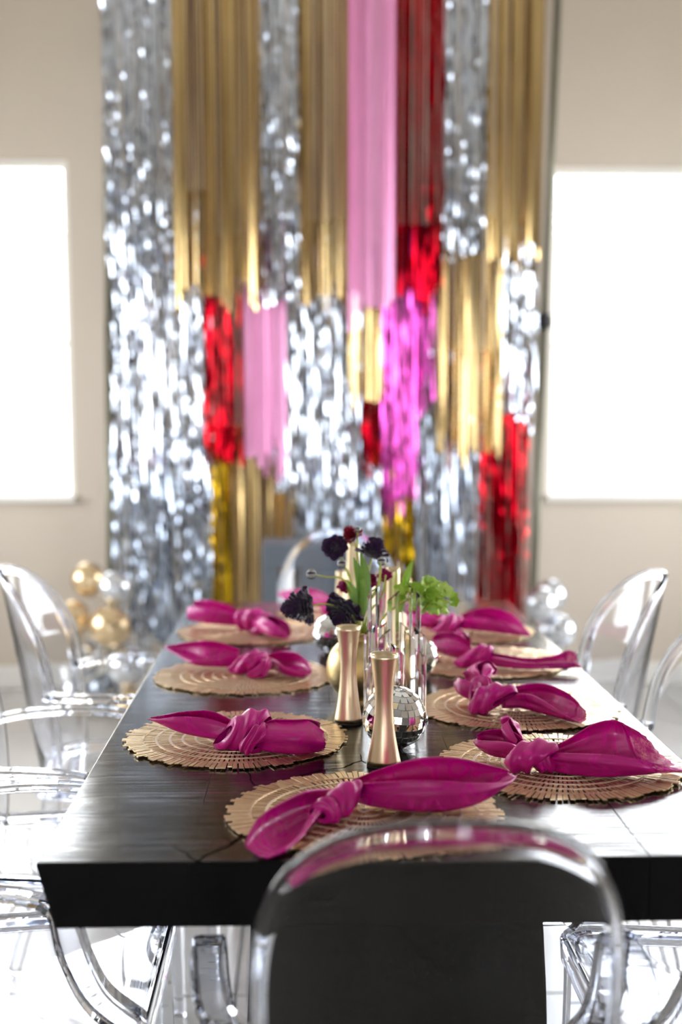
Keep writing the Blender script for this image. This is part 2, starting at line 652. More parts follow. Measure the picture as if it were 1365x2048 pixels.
def fringe(name, mname, px0, px1, ptop, pbot, layer, label, cat='fringe curtain', seg=0.05, dens=150, width=0.011, jit=0.5, ragged=44, twist=0.5, depth=0.010, spread=.4):
    y = YB + layer * 0.05
    pm = (ptop + pbot) / 2
    xa, xb = aty(px0, pm, y).x, aty(px1, pm, y).x
    zt = aty(px0, ptop, y).z
    zb = aty(px0, pbot, y).z
    zt = min(zt, 3.30)
    root = tag(empty(name, ((xa + xb) / 2, y, zb)), label, cat, 'foil fringe panels of the backdrop')
    mb = MB()
    hw = (xb - xa) / 2
    mb.box(-hw, hw, -.006, .006, zt - zb - .025, zt - zb)
    mb.build('header_tape', M[mname], root)
    st = MB()
    n = max(6, int((xb - xa) * dens))
    rag = ragged / F_PX * y
    for k in range(n):
        xx = -hw + (k + random.random()) / n * 2 * hw
        yy = random.uniform(-depth, depth)
        z1 = zt - zb - .012
        z0 = random.uniform(-rag, rag) * (0.6 + 0.6 * math.sin(xx * 23 + layer * 2 + pbot))
        ns = max(3, int((z1 - z0) / (seg * random.choice((.8, 1.2, 2.2, 3.0)))))
        base = random.gauss(0, 1) * spread
        ang = base
        w = width * random.uniform(.7, 1.15)
        rows = []
        dx = dy = 0
        for s in range(ns + 1):
            t = s / ns
            z = z1 + (z0 - z1) * (t + (random.uniform(-.25, .25) / ns if 0 < s < ns else 0))
            ang += random.uniform(-1, 1) * jit
            ang = base + (ang - base) * .75
            dx += random.uniform(-1, 1) * .0012
            dy += random.uniform(-1, 1) * .0035 * twist * 2
            dx *= .95
            dy *= .8
            c, sn = math.cos(ang) * w / 2, math.sin(ang) * w / 2
            rows.append([(xx + dx - c, yy + dy - sn, z), (xx + dx + c, yy + dy + sn, z)])
        st.grid(rows, False)
    o = st.build('foil_strands', M[mname], root)
    o['kind'] = 'stuff'
    return root


SV = dict(seg=0.03, jit=0.5, twist=0.9, spread=.35)
GD = dict(seg=0.22, jit=0.16, twist=0.3, width=0.014, dens=120, spread=.75)
RD = dict(seg=0.05, jit=0.4, twist=0.7, spread=.4)
PK = dict(seg=0.25, jit=0.18, twist=0.2, width=0.012)
T = -160
panels = [
    # front layer hanging from the crossbar
    ('f_silver', 207, 350, T, 545, 0.7, 'long silver foil fringe at the top left corner of the backdrop', SV),
    ('f_gold', 347, 522, T, 590, 0, 'wide champagne gold fringe right of the top left silver panel', GD),
    ('f_silver', 515, 602, T, 600, 0.7, 'narrow silver fringe between the two left gold panels', SV),
    ('f_gold', 597, 703, T, 610, 0, 'champagne gold fringe directly left of the tall pink panel', GD),
    ('f_pink', 698, 790, T, 615, -0.7, 'tall pearly pink fringe hanging beside the long red panel', PK),
    ('f_red', 784, 888, T, 585, 0, 'long shiny red fringe at the top beside the tall pink panel', RD),
    ('f_silver', 884, 985, T, 505, 0.7, 'silver fringe between the long red panel and the right gold panel', SV),
    ('f_gold', 976, 1089, T, 515, 0, 'champagne gold fringe at the top right by the metal pole', GD),
    # second layer
    ('f_silver', 222, 423, 380, 955, 2.1, 'wide glittering silver fringe in the middle of the left side', SV),
    ('f_red', 411, 485, 470, 925, 1.35, 'red foil fringe left of the lower pink panel', RD),
    ('f_pink', 488, 572, 440, 915, 1.4, 'shorter pearly pink fringe left of the middle silver panel', PK),
    ('f_silver', 548, 722, 440, 985, 2.1, 'broad bright silver fringe in the middle of the backdrop', SV),
    ('f_gold', 698, 782, 480, 800, 1.4, 'short champagne gold fringe under the tall pink panel', GD),
    ('f_magenta', 834, 872, 450, 785, 1.4, 'narrow magenta foil fringe just under the long red panel', RD),
    ('f_magenta', 763, 836, 450, 1000, 0.72, 'longer magenta foil fringe tapering above the yellow gold strip', RD),
    ('f_gold', 874, 1007, 430, 905, 1.4, 'champagne gold fringe in the middle of the right side', GD),
    ('f_silver', 998, 1075, 440, 825, 2.1, 'short silver fringe by the right pole above the red panel', SV),
    # third layer
    ('f_red', 229, 300, 470, 935, 2.9, 'red fringe glimpsed behind the left silver panel', RD),
    ('f_red', 530, 582, 780, 912, 2.8, 'small red fringe tip under the shorter pink panel', RD),
    ('f_red', 718, 772, 740, 940, 2.9, 'short dark red fringe left of the longer magenta panel', RD),
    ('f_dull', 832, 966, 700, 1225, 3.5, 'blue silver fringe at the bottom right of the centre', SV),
    ('f_red', 958, 1056, 700, 1235, 2.8, 'red foil fringe at the bottom right by the silver balloons', RD),
    # bottom layer
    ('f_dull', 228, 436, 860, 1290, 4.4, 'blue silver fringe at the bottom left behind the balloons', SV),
    ('f_yellow', 424, 462, 850, 1240, 3.7, 'narrow yellow gold fringe at the bottom left', RD),
    ('f_gold', 454, 602, 850, 1260, 4.4, 'champagne gold fringe at the bottom behind the far chair', GD),
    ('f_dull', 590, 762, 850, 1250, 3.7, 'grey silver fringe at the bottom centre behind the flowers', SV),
    ('f_yellow', 752, 832, 900, 1250, 4.4, 'yellow gold fringe at the bottom centre under the magenta panel', RD),
]
for (mn, a, b, t, bt, ly, lab, kw) in panels:
    fringe('fringe_curtain', mn, a, b, t, bt, ly, lab, **kw)

# backdrop stand
st = tag(empty('backdrop_stand', (0.0, 5.90, 0)), 'grey metal backdrop stand with black locking knob at the right of the fringe', 'stand')
XT = {}
for sx, xb_, xt_ in ((-1, aty(222, 1170, 5.9).x, aty(212, 0, 5.9).x), (1, aty(1067, 1170, 5.9).x, aty(1116, 0, 5.9).x)):
    def px_(z, xb_=xb_, xt_=xt_):
        return xb_ + (xt_ - xb_) * (z - .47) / 2.62
    XT[sx] = px_(3.36)
    mb = MB()
    mb.tube([(px_(.02), 0, 0.02), (px_(1.70), 0, 1.70)], .0195, 16)
    mb.build('pole', M['steel'], st)
    mb = MB()
    mb.tube([(px_(1.70), 0, 1.70), (px_(3.36), 0, 3.36)], .017, 16)
    mb.build('upper_pole', M['steel'], st)
    x = px_(1.70)
    if sx > 0:
        mb = MB()
        mb.lathe([(.021, 0), (.036, .006), (.040, .035), (.036, .064), (.022, .07)], 16, (x, 0, 1.675))
        mb.lathe([(.010, 0), (.022, .008), (.022, .022), (.010, .03)], 10, (x - .05, 0, 1.692))
        mb.tube([(x, 0, 1.708), (x - .05, 0, 1.705)], .008, 8)
        mb.build('locking_knob', M['black_plastic'], st)
    for (dx, dy) in ((.24, 0), (-.24, 0), (0, -.26)):
        mb = MB()
        mb.tube([(px_(.3), 0, .30), (px_(.02) + dx, dy, .012)], .009, 8)
        mb.build('leg', M['steel'], st)
mb = MB()
mb.tube([(XT[-1] - .03, 0, 3.345), (XT[1] + .03, 0, 3.345)], .014, 12)
mb.build('crossbar', M['steel'], st)

# ------------------------------------------------------------------ small grey cabinet behind the far chair
cab = tag(empty('side_cabinet', (0.02, 5.05, 0)), 'slate grey side cabinet with an open niche behind the far chair', 'cabinet')
mb = MB()
mb.box(-.17, .19, -.15, .15, .70, .79)
bevel(mb.build('top', M['slate'], cab), .006)
mb = MB()
mb.box(-.17, -.11, -.15, .15, 0, .70)
bevel(mb.build('side_panel', M['slate'], cab), .004)
mb = MB()
mb.box(-.02, .19, -.15, .15, 0, .70)
bevel(mb.build('cabinet_body', M['slate'], cab), .004)
mb = MB()
mb.box(-.11, -.02, -.15, .15, .28, .30)
mb.build('shelf', M['slate'], cab)

# ------------------------------------------------------------------ balloons
def balloon(px, py, dpx, y, mname, label, group):
    r = dpx / 2 / F_PX * y
    c = aty(px, py, y)
    root = tag(empty('balloon', (c.x, c.y, c.z - r)), label, 'balloon', group)
    mb = MB()
    mb.sphere((0, 0, r), r, 32, 20, (1, 1, 1.02))
    mb.build('balloon_skin', M[mname], root)
    mb = MB()
    d = Vector((random.uniform(-.3, .3), .8, -.5)).normalized()
    p = Vector((0, 0, r)) + d * r * .985
    mb.tube([p, p + d * .008, p + d * .02], [.011, .005, .012], 10)
    mb.build('knot', M[mname], root)


GL, GR = 'balloon cluster left of the backdrop', 'silver balloons right of the backdrop'
balloon(178, 1160, 70, 5.46, 'gold_balloon', 'topmost gold chrome balloon of the left cluster', GL)
balloon(231, 1176, 68, 5.34, 'silver_balloon', 'silver chrome balloon beside the topmost gold one', GL)
balloon(147, 1238, 74, 5.40, 'gold_balloon', 'leftmost gold chrome balloon by the bare wall', GL)
balloon(221, 1254, 84, 5.30, 'gold_balloon', 'largest gold chrome balloon in front of the left cluster', GL)
balloon(168, 1316, 76, 5.38, 'silver_balloon', 'left silver balloon below the gold ones', GL)
balloon(254, 1334, 84, 5.30, 'silver_balloon', 'lower right silver balloon of the left cluster', GL)
balloon(206, 1380, 64, 5.36, 'grey_balloon', 'dark grey balloon low between two silver ones', GL)
balloon(145, 1388, 72, 5.40, 'silver_balloon', 'lowest left silver balloon standing on the floor', GL)
balloon(262, 1412, 70, 5.28, 'gold_balloon', 'lowest right gold balloon standing on the floor', GL)
balloon(1084, 1209, 70, 5.30, 'silver_balloon', 'front silver balloon at the foot of the red fringe', GR)
balloon(1103, 1192, 66, 5.50, 'silver_balloon', 'silver balloon tucked behind the front one at right', GR)
balloon(1122, 1262, 66, 5.32, 'silver_balloon', 'lower right silver balloon near the table edge', GR)
balloon(1106, 1262, 66, 5.50, 'silver_balloon', 'silver balloon half hidden behind the table edge', GR)
balloon(1112, 1332, 70, 5.50, 'silver_balloon', 'silver balloon low against the wall at the right of the fringe', GR)
balloon(1118, 1397, 58, 5.50, 'silver_balloon', 'small silver balloon on the floor against the wall at right', GR)
balloon(1056, 1292, 70, 5.34, 'silver_balloon', 'silver balloon just under the front one, below the table edge', GR)
balloon(1150, 1340, 74, 5.26, 'silver_balloon', 'silver balloon below the others at the right of the fringe', GR)
balloon(1085, 1392, 80, 5.36, 'silver_balloon', 'silver balloon on the floor at the right of the fringe', GR)

# ------------------------------------------------------------------ dining table
TX0, TX1, TY0, TY1 = -0.318, 0.589, 1.478, 3.600
TCX = (TX0 + TX1) / 2
TH = 0.082
table = tag(empty('dining_table', (TCX, (TY0 + TY1) / 2, 0)), 'long dark stained wooden table with a thick plank top', 'table')
bx = [-0.318, -0.135, 0.052, 0.232, 0.420, 0.589]
L = (TY1 - TY0) / 2
for k in range(5):
    a, b = bx[k] - TCX, bx[k + 1] - TCX
    al, bl = a + (0, .0001, .0001, .0001, .0007)[k], b - (.0001, .0001, .0001, .0007, 0)[k]
    ua, ub = al + (.023 if k == 0 else 0), bl - (.023 if k == 4 else 0)
    mb = MB()
    zt, z0 = TZ, TZ - TH
    nseg = 24
    rows = []
    for i in range(nseg + 1):
        y = -L + 2 * L * i / nseg
        wob = (math.sin(i * 1.7 + k) * .0008 if 0 < i < nseg else 0)
        rows.append([(al + (wob if k else 0), y, zt), (bl + (wob if k < 4 else 0), y, zt), (ub, y, z0), (ua, y, z0)])
    mb.grid(rows, False, close_u=True)
    n = len(rows) * 4
    mb.add([rows[0][j] for j in range(4)], [(3, 2, 1, 0)])
    mb.add([rows[-1][j] for j in range(4)], [(0, 1, 2, 3)])
    o = mb.build('plank', M['wood'], table)
    import bmesh
    bm = bmesh.new()
    bm.from_mesh(o.data)
    bmesh.ops.remove_doubles(bm, verts=bm.verts, dist=1e-6)
    bmesh.ops.recalc_face_normals(bm, faces=bm.faces)
    bm.to_mesh(o.data)
    bm.free()
    o.data.materials.append(M['end_grain'])
    for pl in o.data.polygons:
        if pl.normal.z < .5:
            pl.material_index = 1
    at_ = o.data.attributes.new('bevel_weight_edge', 'FLOAT', 'EDGE')
    for e_ in o.data.edges:
        p, q = (o.data.vertices[v].co for v in e_.vertices)
        end = abs(abs(p.y) - L) < 1e-5 and abs(abs(q.y) - L) < 1e-5 and abs(p.z - q.z) < 1e-5
        outer = abs(abs(p.x) - (TX1 - TX0) / 2) < .03 and abs(abs(q.x) - (TX1 - TX0) / 2) < .03 and abs(p.z - q.z) < 1e-5
        if end or (outer and k in (0, 4)):
            at_.data[e_.index].value = 1.0
    bv = bevel(o, .003, 2).modifiers['bevel']
    bv.limit_method = 'WEIGHT'
for yy in (-.72, .72):
    mb = MB()
    zt = TZ - TH
    vs = []
    for (z, hw) in ((0.05, .232), (zt, .205)):
        vs += [(-hw, yy - .06, z), (hw, yy - .06, z), (hw, yy + .06, z), (-hw, yy + .06, z)]
    mb.add(vs, [(0, 1, 5, 4), (1, 2, 6, 5), (2, 3, 7, 6), (3, 0, 4, 7), (4, 5, 6, 7), (3, 2, 1, 0)])
    bevel(mb.build('pedestal', M['end_grain'], table), .004)
    mb = MB()
    mb.box(-.30, .30, yy - .075, yy + .075, 0.002, .05)
    bevel(mb.build('foot', M['wood'], table), .006)
mb = MB()
mb.box(-.04, .04, -.66, .66, .18, .30)
bevel(mb.build('stretcher', M['wood'], table), .004)


# ------------------------------------------------------------------ ghost chairs
def ring_solid(mb, outline, centre, prof, place):
    """closed solid from an outline: prof = list of (r, zt, zb); place(p2, side_value) -> 3D"""
    n = len(outline)
    top, bot = [], []
    for (r, zt, zb) in prof:
        top.append([place((centre[0] + (p[0] - centre[0]) * r, centre[1] + (p[1] - centre[1]) * r), zt) for p in outline])
        bot.append([place((centre[0] + (p[0] - centre[0]) * r, centre[1] + (p[1] - centre[1]) * r), zb) for p in outline])
    rows = top + bot[::-1]
    base = len(mb.v)
    mb.grid(rows, True, close_u=True)
    mb.f.append(tuple(base + k for k in range(n))[::-1])
    mb.f.append(tuple(base + (len(rows) - 1) * n + k for k in range(n)))
    mb.s += [True, True]


def make_chair():
    root = empty('ghost_chair')
    A = M['acrylic']
    # backrest: arched medallion, raked and bowed
    ol = []
    nb = 40
    for k in range(nb + 1):
        a = PI * k / nb
        c, s = math.cos(a), math.sin(a)
        e = 2 / 2.35
        ol.append((.190 * math.copysign(abs(c) ** e, c), .28 + .235 * abs(s) ** e))
    for k in range(1, 9):
        t = k / 9
        ol.append((-.190 + .030 * t * t, .28 * (1 - t) + .02 * t))
    for k in range(0, 9):
        t = k / 8
        ol.append((-.158 + .316 * t, .005 + .0 * t))
    for k in range(1, 9):
        t = 1 - k / 9
        ol.append((.190 - .030 * t * t, .28 * (1 - t) + .02 * t))

    def place(p, th):
        s, hh = p
        n = Vector((0, 1, .16)).normalized()
        q = Vector((s, -.215 - .17 * hh + .095 * (s / .18) ** 2, .435 + .974 * hh))
        return q + n * th
    mb = MB()
    ring_solid(mb, ol, (0, .27), [(.02, .004, -.004), (.35, .004, -.004), (.65, .004, -.004), (.88, .004, -.004), (.945, .0042, -.0042), (.960, .0058, -.0058), (.980, .0062, -.0062), (.994, .0055, -.0055), (1.0, .0030, -.0030)], place)
    fix_normals(mb.build('backrest', A, root))
    # seat: rounded trapezoid shell with a skirt
    corners = [(-.19, -.205, .05), (.19, -.205, .05), (.238, .225, .055), (-.238, .225, .055)]
    ol = []
    for i, (x, y, r) in enumerate(corners):
        sx, sy = (1 if x > 0 else -1), (1 if y > 0 else -1)
        cx, cy_ = x - sx * r, y - sy * r
        a0 = [PI, 1.5 * PI, 0, .5 * PI][i]
        for k in range(9):
            a = a0 + k / 8 * PI / 2
            ol.append((cx + r * math.cos(a), cy_ + r * math.sin(a)))
    mb = MB()
    ring_solid(mb, ol, (0, 0), [(.02, .447, .437), (.4, .448, .438), (.75, .452, .442), (.90, .459, .449), (.955, .4625, .450), (.962, .463, .425), (.985, .462, .420), (1.0, .456, .422)], lambda p, z: Vector((p[0], p[1], z)))
    fix_normals(mb.build('seat', A, root))
    # legs
    for sx in (-1, 1):
        for (p0, p1, w0, w1) in (((sx * .205, .192, .424), (sx * .212, .205, 0.001), .021, .0125), ((sx * .150, -.170, .424), (sx * .165, -.262, 0.001), .020, .0125)):
            mb = MB()
            rows = []
            for k in range(7):
                t = k / 6
                q = Vector(p0).lerp(Vector(p1), t)
                if p0[1] < 0:
                    q.y = p0[1] + (p1[1] - p0[1]) * t ** 1.6
                w = w0 + (w1 - w0) * t
                c = w * .72
                rows.append([q + Vector((dx, dy, 0)) for dx, dy in ((-w, -c), (-c, -w), (c, -w), (w, -c), (w, c), (c, w), (-c, w), (-w, c))])
            base = len(mb.v)
            mb.grid(rows, False, close_u=True)
            mb.f += [tuple(base + k for k in range(8)), tuple(base + 48 + k for k in range(8))[::-1]]
            mb.s += [False, False]
            fix_normals(mb.build('leg', A, root))
        # arm: flat bar running forward, then sweeping down to the seat
        path = cr([(sx * .190, -.165, .662), (sx * .226, -.105, .666), (sx * .243, -.01, .668), (sx * .248, .080, .661), (sx * .248, .118, .640), (sx * .246, .136, .580), (sx * .240, .163, .520), (sx * .228, .212, .470)], 34)
        rows = []
        for i, q in enumerate(path):
            t = (path[min(i + 1, 33)] - path[max(i - 1, 0)]).normalized()
            lat = Vector((1, 0, 0))
            lat = (lat - t * lat.dot(t)).normalized()
            nr = t.cross(lat).normalized()
            u = i / 33
            hw = .017 + .004 * u
            k_ = min(1, max(0, (u - .42) / .25))
            ht = .0075 + .0115 * k_ * k_ * (3 - 2 * k_)
            prof = [(-hw, -ht + .003), (-hw + .003, -ht), (hw - .003, -ht), (hw, -ht + .003), (hw, ht - .003), (hw - .003, ht), (-hw + .003, ht), (-hw, ht - .003)]
            rows.append([q + lat * a + nr * b for a, b in prof])
        mb = MB()
        mb.grid(rows, False, close_u=True)
        mb.f += [tuple(range(8)), tuple(33 * 8 + k for k in range(8))[::-1]]
        mb.s += [False, False]
        fix_normals(mb.build('arm', A, root))
    return root


chairs = [
    ((.135, 1.385, 0), 0, 'clear acrylic armchair in the foreground with its back to the camera'),
    ((-.435, 1.87, 0), -PI / 2, 'clear acrylic armchair nearest the camera on the left side'),
    ((-.470, 2.43, 0), -PI / 2, 'middle clear acrylic armchair on the left side of the table'),
    ((-.405, 3.02, 0), -PI / 2, 'farthest left clear acrylic armchair, in front of the gold balloons'),
    ((.635, 1.765, 0), PI / 2, 'clear acrylic armchair nearest the camera on the right side'),
    ((.540, 2.32, 0), PI / 2, 'middle clear acrylic armchair on the right, cut by the picture edge'),
    ((.525, 2.88, 0), PI / 2, 'farthest right clear acrylic armchair, by the pale wall'),
    ((.115, 3.70, 0), PI, 'clear acrylic armchair at the far end of the table behind the flowers'),
]
proto = make_chair()
for i, (loc, rz, lab) in enumerate(chairs):
    o = proto if i == 0 else copy_tree(proto)
    o.location = loc
    o.rotation_euler = (0, 0, rz)
    tag(o, lab, 'chair', 'clear acrylic armchairs round the table')


# ------------------------------------------------------------------ placemats
def placemat_proto():
    rng = random.Random(3)
    mb = MB()
    bands = [(.006, .026, 40), (.026, .046, 52), (.046, .067, 64), (.067, .088, 78), (.088, .109, 92), (.109, .131, 106), (.131, .153, 118), (.153, .187, 132)]
    for bi, (r0, r1, n) in enumerate(bands):
        for k in range(n):
            a = 2 * PI * (k + .5 * (bi % 2)) / n + rng.uniform(-.08, .08) * 2 * PI / n
            fill = .33 if bi < 7 else .40
            hw0 = PI * r0 / n * 2 * fill * (1.0 if bi else 1.3)
            hw1 = PI * r1 / n * 2 * fill
            ra = r0 - .0015
            rb = r1 + .0015
            if bi == 7:
                rb = r1 - rng.choice((0, .001, .004, .008, .009))
            c, s = math.cos(a), math.sin(a)
            zz = .0012 + rng.uniform(0, .0006) + (.001 if bi == 7 else 0)
            tl = rng.uniform(-.00025, .00025)
            vs = []
            for (r, hw) in ((ra, hw0), (rb, hw1)):
                for (sd, dz) in ((-1, 0), (1, 0), (1, .0013), (-1, .0013)):
                    vs.append((r * c - sd * hw * s, r * s + sd * hw * c, zz + dz + sd * tl))
            mb.add(vs, [(3, 2, 6, 7), (0, 3, 7, 4), (2, 1, 5, 6), (4, 7, 6, 5), (1, 2, 3, 0), (0, 4, 5, 1)])
    root = empty('placemat')
    o = mb.build('radial_slats', M['slat'], root)
    o['kind'] = 'stuff'
    for (r0, r1, n) in bands:
        m2 = MB()
        w = .0019
        m2.grid([[(r * math.cos(2 * PI * k / 64), r * math.sin(2 * PI * k / 64), z) for k in range(64)] for (r, z) in ((r0 - w, .002), (r0 - w, .0036), (r0 + w, .0036), (r0 + w, .002))], False, close_u=True)
        m2.build('ring_cord', M['ring'], root)
    return root


MZ = TZ + .0003
mats = [
    (.083, 1.661, 'round gold slatted placemat at the near head of the table'),
    (-.107, 2.057, 'round gold slatted placemat nearest the camera on the left'),
    (-.114, 2.565, 'middle round gold slatted placemat on the left side'),
    (-.117, 3.095, 'farthest round gold slatted placemat on the left side'),
    (.392, 1.880, 'round gold slatted placemat nearest the camera on the right'),
    (.392, 2.270, 'second round gold slatted placemat from the front on the right'),
    (.392, 2.700, 'third round gold slatted placemat from the front on the right'),
    (.385, 3.090, 'farthest round gold slatted placemat on the right side'),
    (.120, 3.395, 'round gold slatted placemat at the far end of the table'),
]
pm = placemat_proto()
for i, (x, y, lab) in enumerate(mats):
    o = pm if i == 0 else copy_tree(pm)
    o.location = (x, y, MZ)
    o.rotation_euler = (0, 0, i * 1.3)
    tag(o, lab, 'placemat', 'round gold placemats set round the table')

# ------------------------------------------------------------------ knotted napkins
NZ = TZ + .006


def uv_grid(o, nr, nc, lu, lv):
    me = o.data
    uv = me.uv_layers.new(name='UVMap')
    pr = me.uv_layers.new(name='Param')
    ox, oy = random.random() * 3, random.random() * 3
    for lp in me.loops:
        i, j = divmod(lp.vertex_index, nc)
        uv.data[lp.index].uv = (ox + i / (nr - 1) * lu, oy + j / (nc - 1) * lv)
        pr.data[lp.index].uv = (i / (nr - 1), j / (nc - 1))


def tail(root, stations, lace=False, pleat=.002, npl=5, scallop=0.0, seed=0, thick=.0011, flip=False):
    """stations: (px, py, lift, half_depth, h_back_px, h_front_px[, cb, cf]) in photo pixels of the bottom fold"""
    rng = random.Random(seed)
    cs = []
    for s in stations:
        px, py, lift, a, hb, hf = s[:6]
        cb, cf = (s[6], s[7]) if len(s) > 6 else (.8, .9)
        p = at(px, py, NZ + lift)
        k = p.y / F_PX
        cs.append((p, a, hb * k, hf * k, cb, cf, s[8] if len(s) > 8 else 0))
    rowsc = []
    for i, (p, a, hb, hf, cb, cf, sk) in enumerate(cs):
        t = cs[min(i + 1, len(cs) - 1)][0] - cs[max(i - 1, 0)][0]
        t.z = 0
        t.normalize()
        d = Vector((-t.y, t.x, 0))
        if d.y < 0:
            d = -d
        d = (d + Vector((0, .6, 0))).normalized()
        up = Vector((0, 0, 1))
        rowsc.append([p + d * a * cb + up * hb, p + d * a * 1.02 + up * hb * .62, p + d * a * .75 + up * hb * .14, p, p - d * a * .75 + up * hf * .14, p - d * a * 1.02 + up * hf * .62, p - d * a * cf + up * hf])
        rowsc[-1] = [q - t * sk * w_ for q, w_ in zip(rowsc[-1], (1, .42, .08, 0, 0, .1, .2))]
    nr, nc = 30, 36
    cols = [cr([r[j] for r in rowsc], nr) for j in range(7)]
    rows = []
    ph = [rng.uniform(0, 6.3) for _ in range(3)]
    for i in range(nr):
        row = cr([cols[j][i] for j in range(7)], nc)
        t = i / (nr - 1)
        rows.append(row)
    # pleats fanning from the knot, along an approximate normal
    out = []
    for i in range(nr):
        t = i / (nr - 1)
        amp = pleat * (1 - t) ** 1.0 * min(1, t * 6 + .3) + .0007
        o = []
        for j in range(nc):
            a = rows[min(i + 1, nr - 1)][j] - rows[max(i - 1, 0)][j]
            b = rows[i][min(j + 1, nc - 1)] - rows[i][max(j - 1, 0)]
            n = a.cross(b)
            n = n.normalized() if n.length > 1e-9 else Vector((0, 0, 1))
            u = j / (nc - 1)
            w = math.sin(u * npl * 2 * PI + ph[0] + 1.5 * math.sin(t * 3 + ph[1])) + .4 * math.sin(u * npl * 4.3 * PI + ph[2])
            q = rows[i][j] + n * amp * w
            if scallop and i == nr - 1:
                q = q + a.normalized() * scallop * (abs(math.sin(j * PI / 2.4)))
            if q.z < TZ + .0045:
                q.z = TZ + .0045 + random.random() * .0004
            o.append(q)
        out.append(o)
    ln = sum((rows[i + 1][nc // 2] - rows[i][nc // 2]).length for i in range(nr - 1))
    wd = sum((rows[nr // 2][j + 1] - rows[nr // 2][j]).length for j in range(nc - 1))
    org = root.location
    cut = 23 if lace else nr
    o = None
    for (nm, ra, rb) in (('tail', 0, cut), ('lace_hem', cut - 1, nr)):
        if nm == 'lace_hem' and not lace:
            break
        mb = MB()
        mb.grid([[q - org for q in r] for r in out[ra:rb]], True)
        p = mb.build(nm, M['satin_lace' if nm == 'lace_hem' else 'satin'], o or root)
        uv_grid(p, rb - ra, nc, ln * (rb - ra) / nr, wd)
        s = p.modifiers.new('thick', 'SOLIDIFY')
        s.thickness = thick
        s.offset = 0
        o = o or p
    return o


def wrap(root, px, py, lift, rx, rz, w, heading, tilt=0.0, roll=0.0, pleat=.0016, npl=7, seed=0, name='knot'):
    """a gathered band of cloth wound round the napkin: centre pixel, radii, band width, heading of the napkin axis in the table plane"""
    rng = random.Random(seed)
    c = at(px, py, NZ + lift)
    ax = Vector((math.cos(heading), math.sin(heading), 0))
    sd = Vector((-ax.y, ax.x, 0))
    up = Vector((0, 0, 1))
    nr, nc = 25, 48
    ph = rng.uniform(0, 6.3)
    rows = []
    for i in range(nr):
        v = -1 + 2 * i / (nr - 1)
        pr = (1 - abs(v) ** 2.6) ** .5 if abs(v) < 1 else 0
        row = []
        for j in range(nc + 1):
            th = 2 * PI * (j % nc) / nc
            k = .45 + .55 * pr + pleat / max(rx, .005) * (math.sin(npl * .45 * v * 2.2 + ph + 1.6 * math.sin(th + ph)) * pr + .5 * math.sin(3 * th + ph * 2))
            q = c + sd * (rx * k * math.cos(th)) + up * (rz * k * math.sin(th) + roll * v) + ax * (v * w / 2 * (1 + .25 * math.sin(th + ph)) + tilt * math.sin(th + .4))
            if q.z < TZ + .0045:
                q.z = TZ + .0045
            row.append(q)
        rows.append(row)
    mb = MB()
    mb.grid(rows, True)
    org = root.location
    mb.v = [(x - org.x, y - org.y, z - org.z) for x, y, z in mb.v]
    o = mb.build(name, M['satin'], root)
    uv_grid(o, nr, nc + 1, w, 2 * PI * max(rx, rz))
    return o


def napkin(px, py, label):
    p = at(px, py, NZ)
    return tag(empty('napkin', (p.x, p.y, TZ + .004)), label, 'napkin', 'knotted magenta napkins on the placemats')


# N1: head of the table, nearest
n = napkin(690, 1610, 'knotted magenta napkin at the near head, its open fold pointing right')
tail(n, [(700, 1600, .004, .012, 38, 36), (760, 1612, .002, .028, 70, 62), (850, 1618, .0, .036, 94, 74, .9, .8), (935, 1604, .004, .034, 80, 52, .9, .8), (1000, 1566, .022, .022, 28, 10), (1026, 1550, .028, .010, 6, 3)], pleat=.0012, npl=3, seed=1)
tail(n, [(672, 1612, .004, .012, 34, 34), (620, 1642, .001, .022, 60, 40, .5, .8), (572, 1672, .0, .028, 62, 16, .6, 1.0), (540, 1692, .0, .028, 48, 6, .9, 1.1), (512, 1708, .0, .020, 22, 2, 1.0, 1.1)], pleat=.0016, npl=3, seed=2)
wrap(n, 688, 1600, .021, .021, .022, .050, .55, .006, .004, seed=3)
wrap(n, 655, 1622, .015, .017, .017, .034, .75, -.004, .0, seed=4)
# N2: left side, nearest
n = napkin(490, 1480, 'knotted magenta napkin on the nearest left placemat with a barrel-shaped right end')
tail(n, [(470, 1480, .004, .012, 34, 32), (420, 1474, .006, .020, 50, 44, .6, .8), (365, 1462, .012, .020, 36, 34, .5, .7), (325, 1447, .020, .012, 14, 12), (300, 1439, .024, .004, 3, 2)], pleat=.0008, npl=2, seed=5)
tail(n, [(515, 1490, .003, .018, 36, 34, .3, .3), (545, 1500, .0, .030, 66, 62, -.1, .05), (590, 1504, .0, .032, 70, 68, -.15, .0), (620, 1502, .0, .030, 66, 62, -.05, .1), (642, 1499, .001, .026, 54, 44, .4, .5)], pleat=.0018, npl=4, scallop=.004, seed=6)
wrap(n, 487, 1462, .026, .028, .031, .066, .15, .012, .006, pleat=.003, seed=7)
wrap(n, 512, 1480, .020, .022, .024, .030, -.25, .014, -.004, pleat=.003, seed=8)
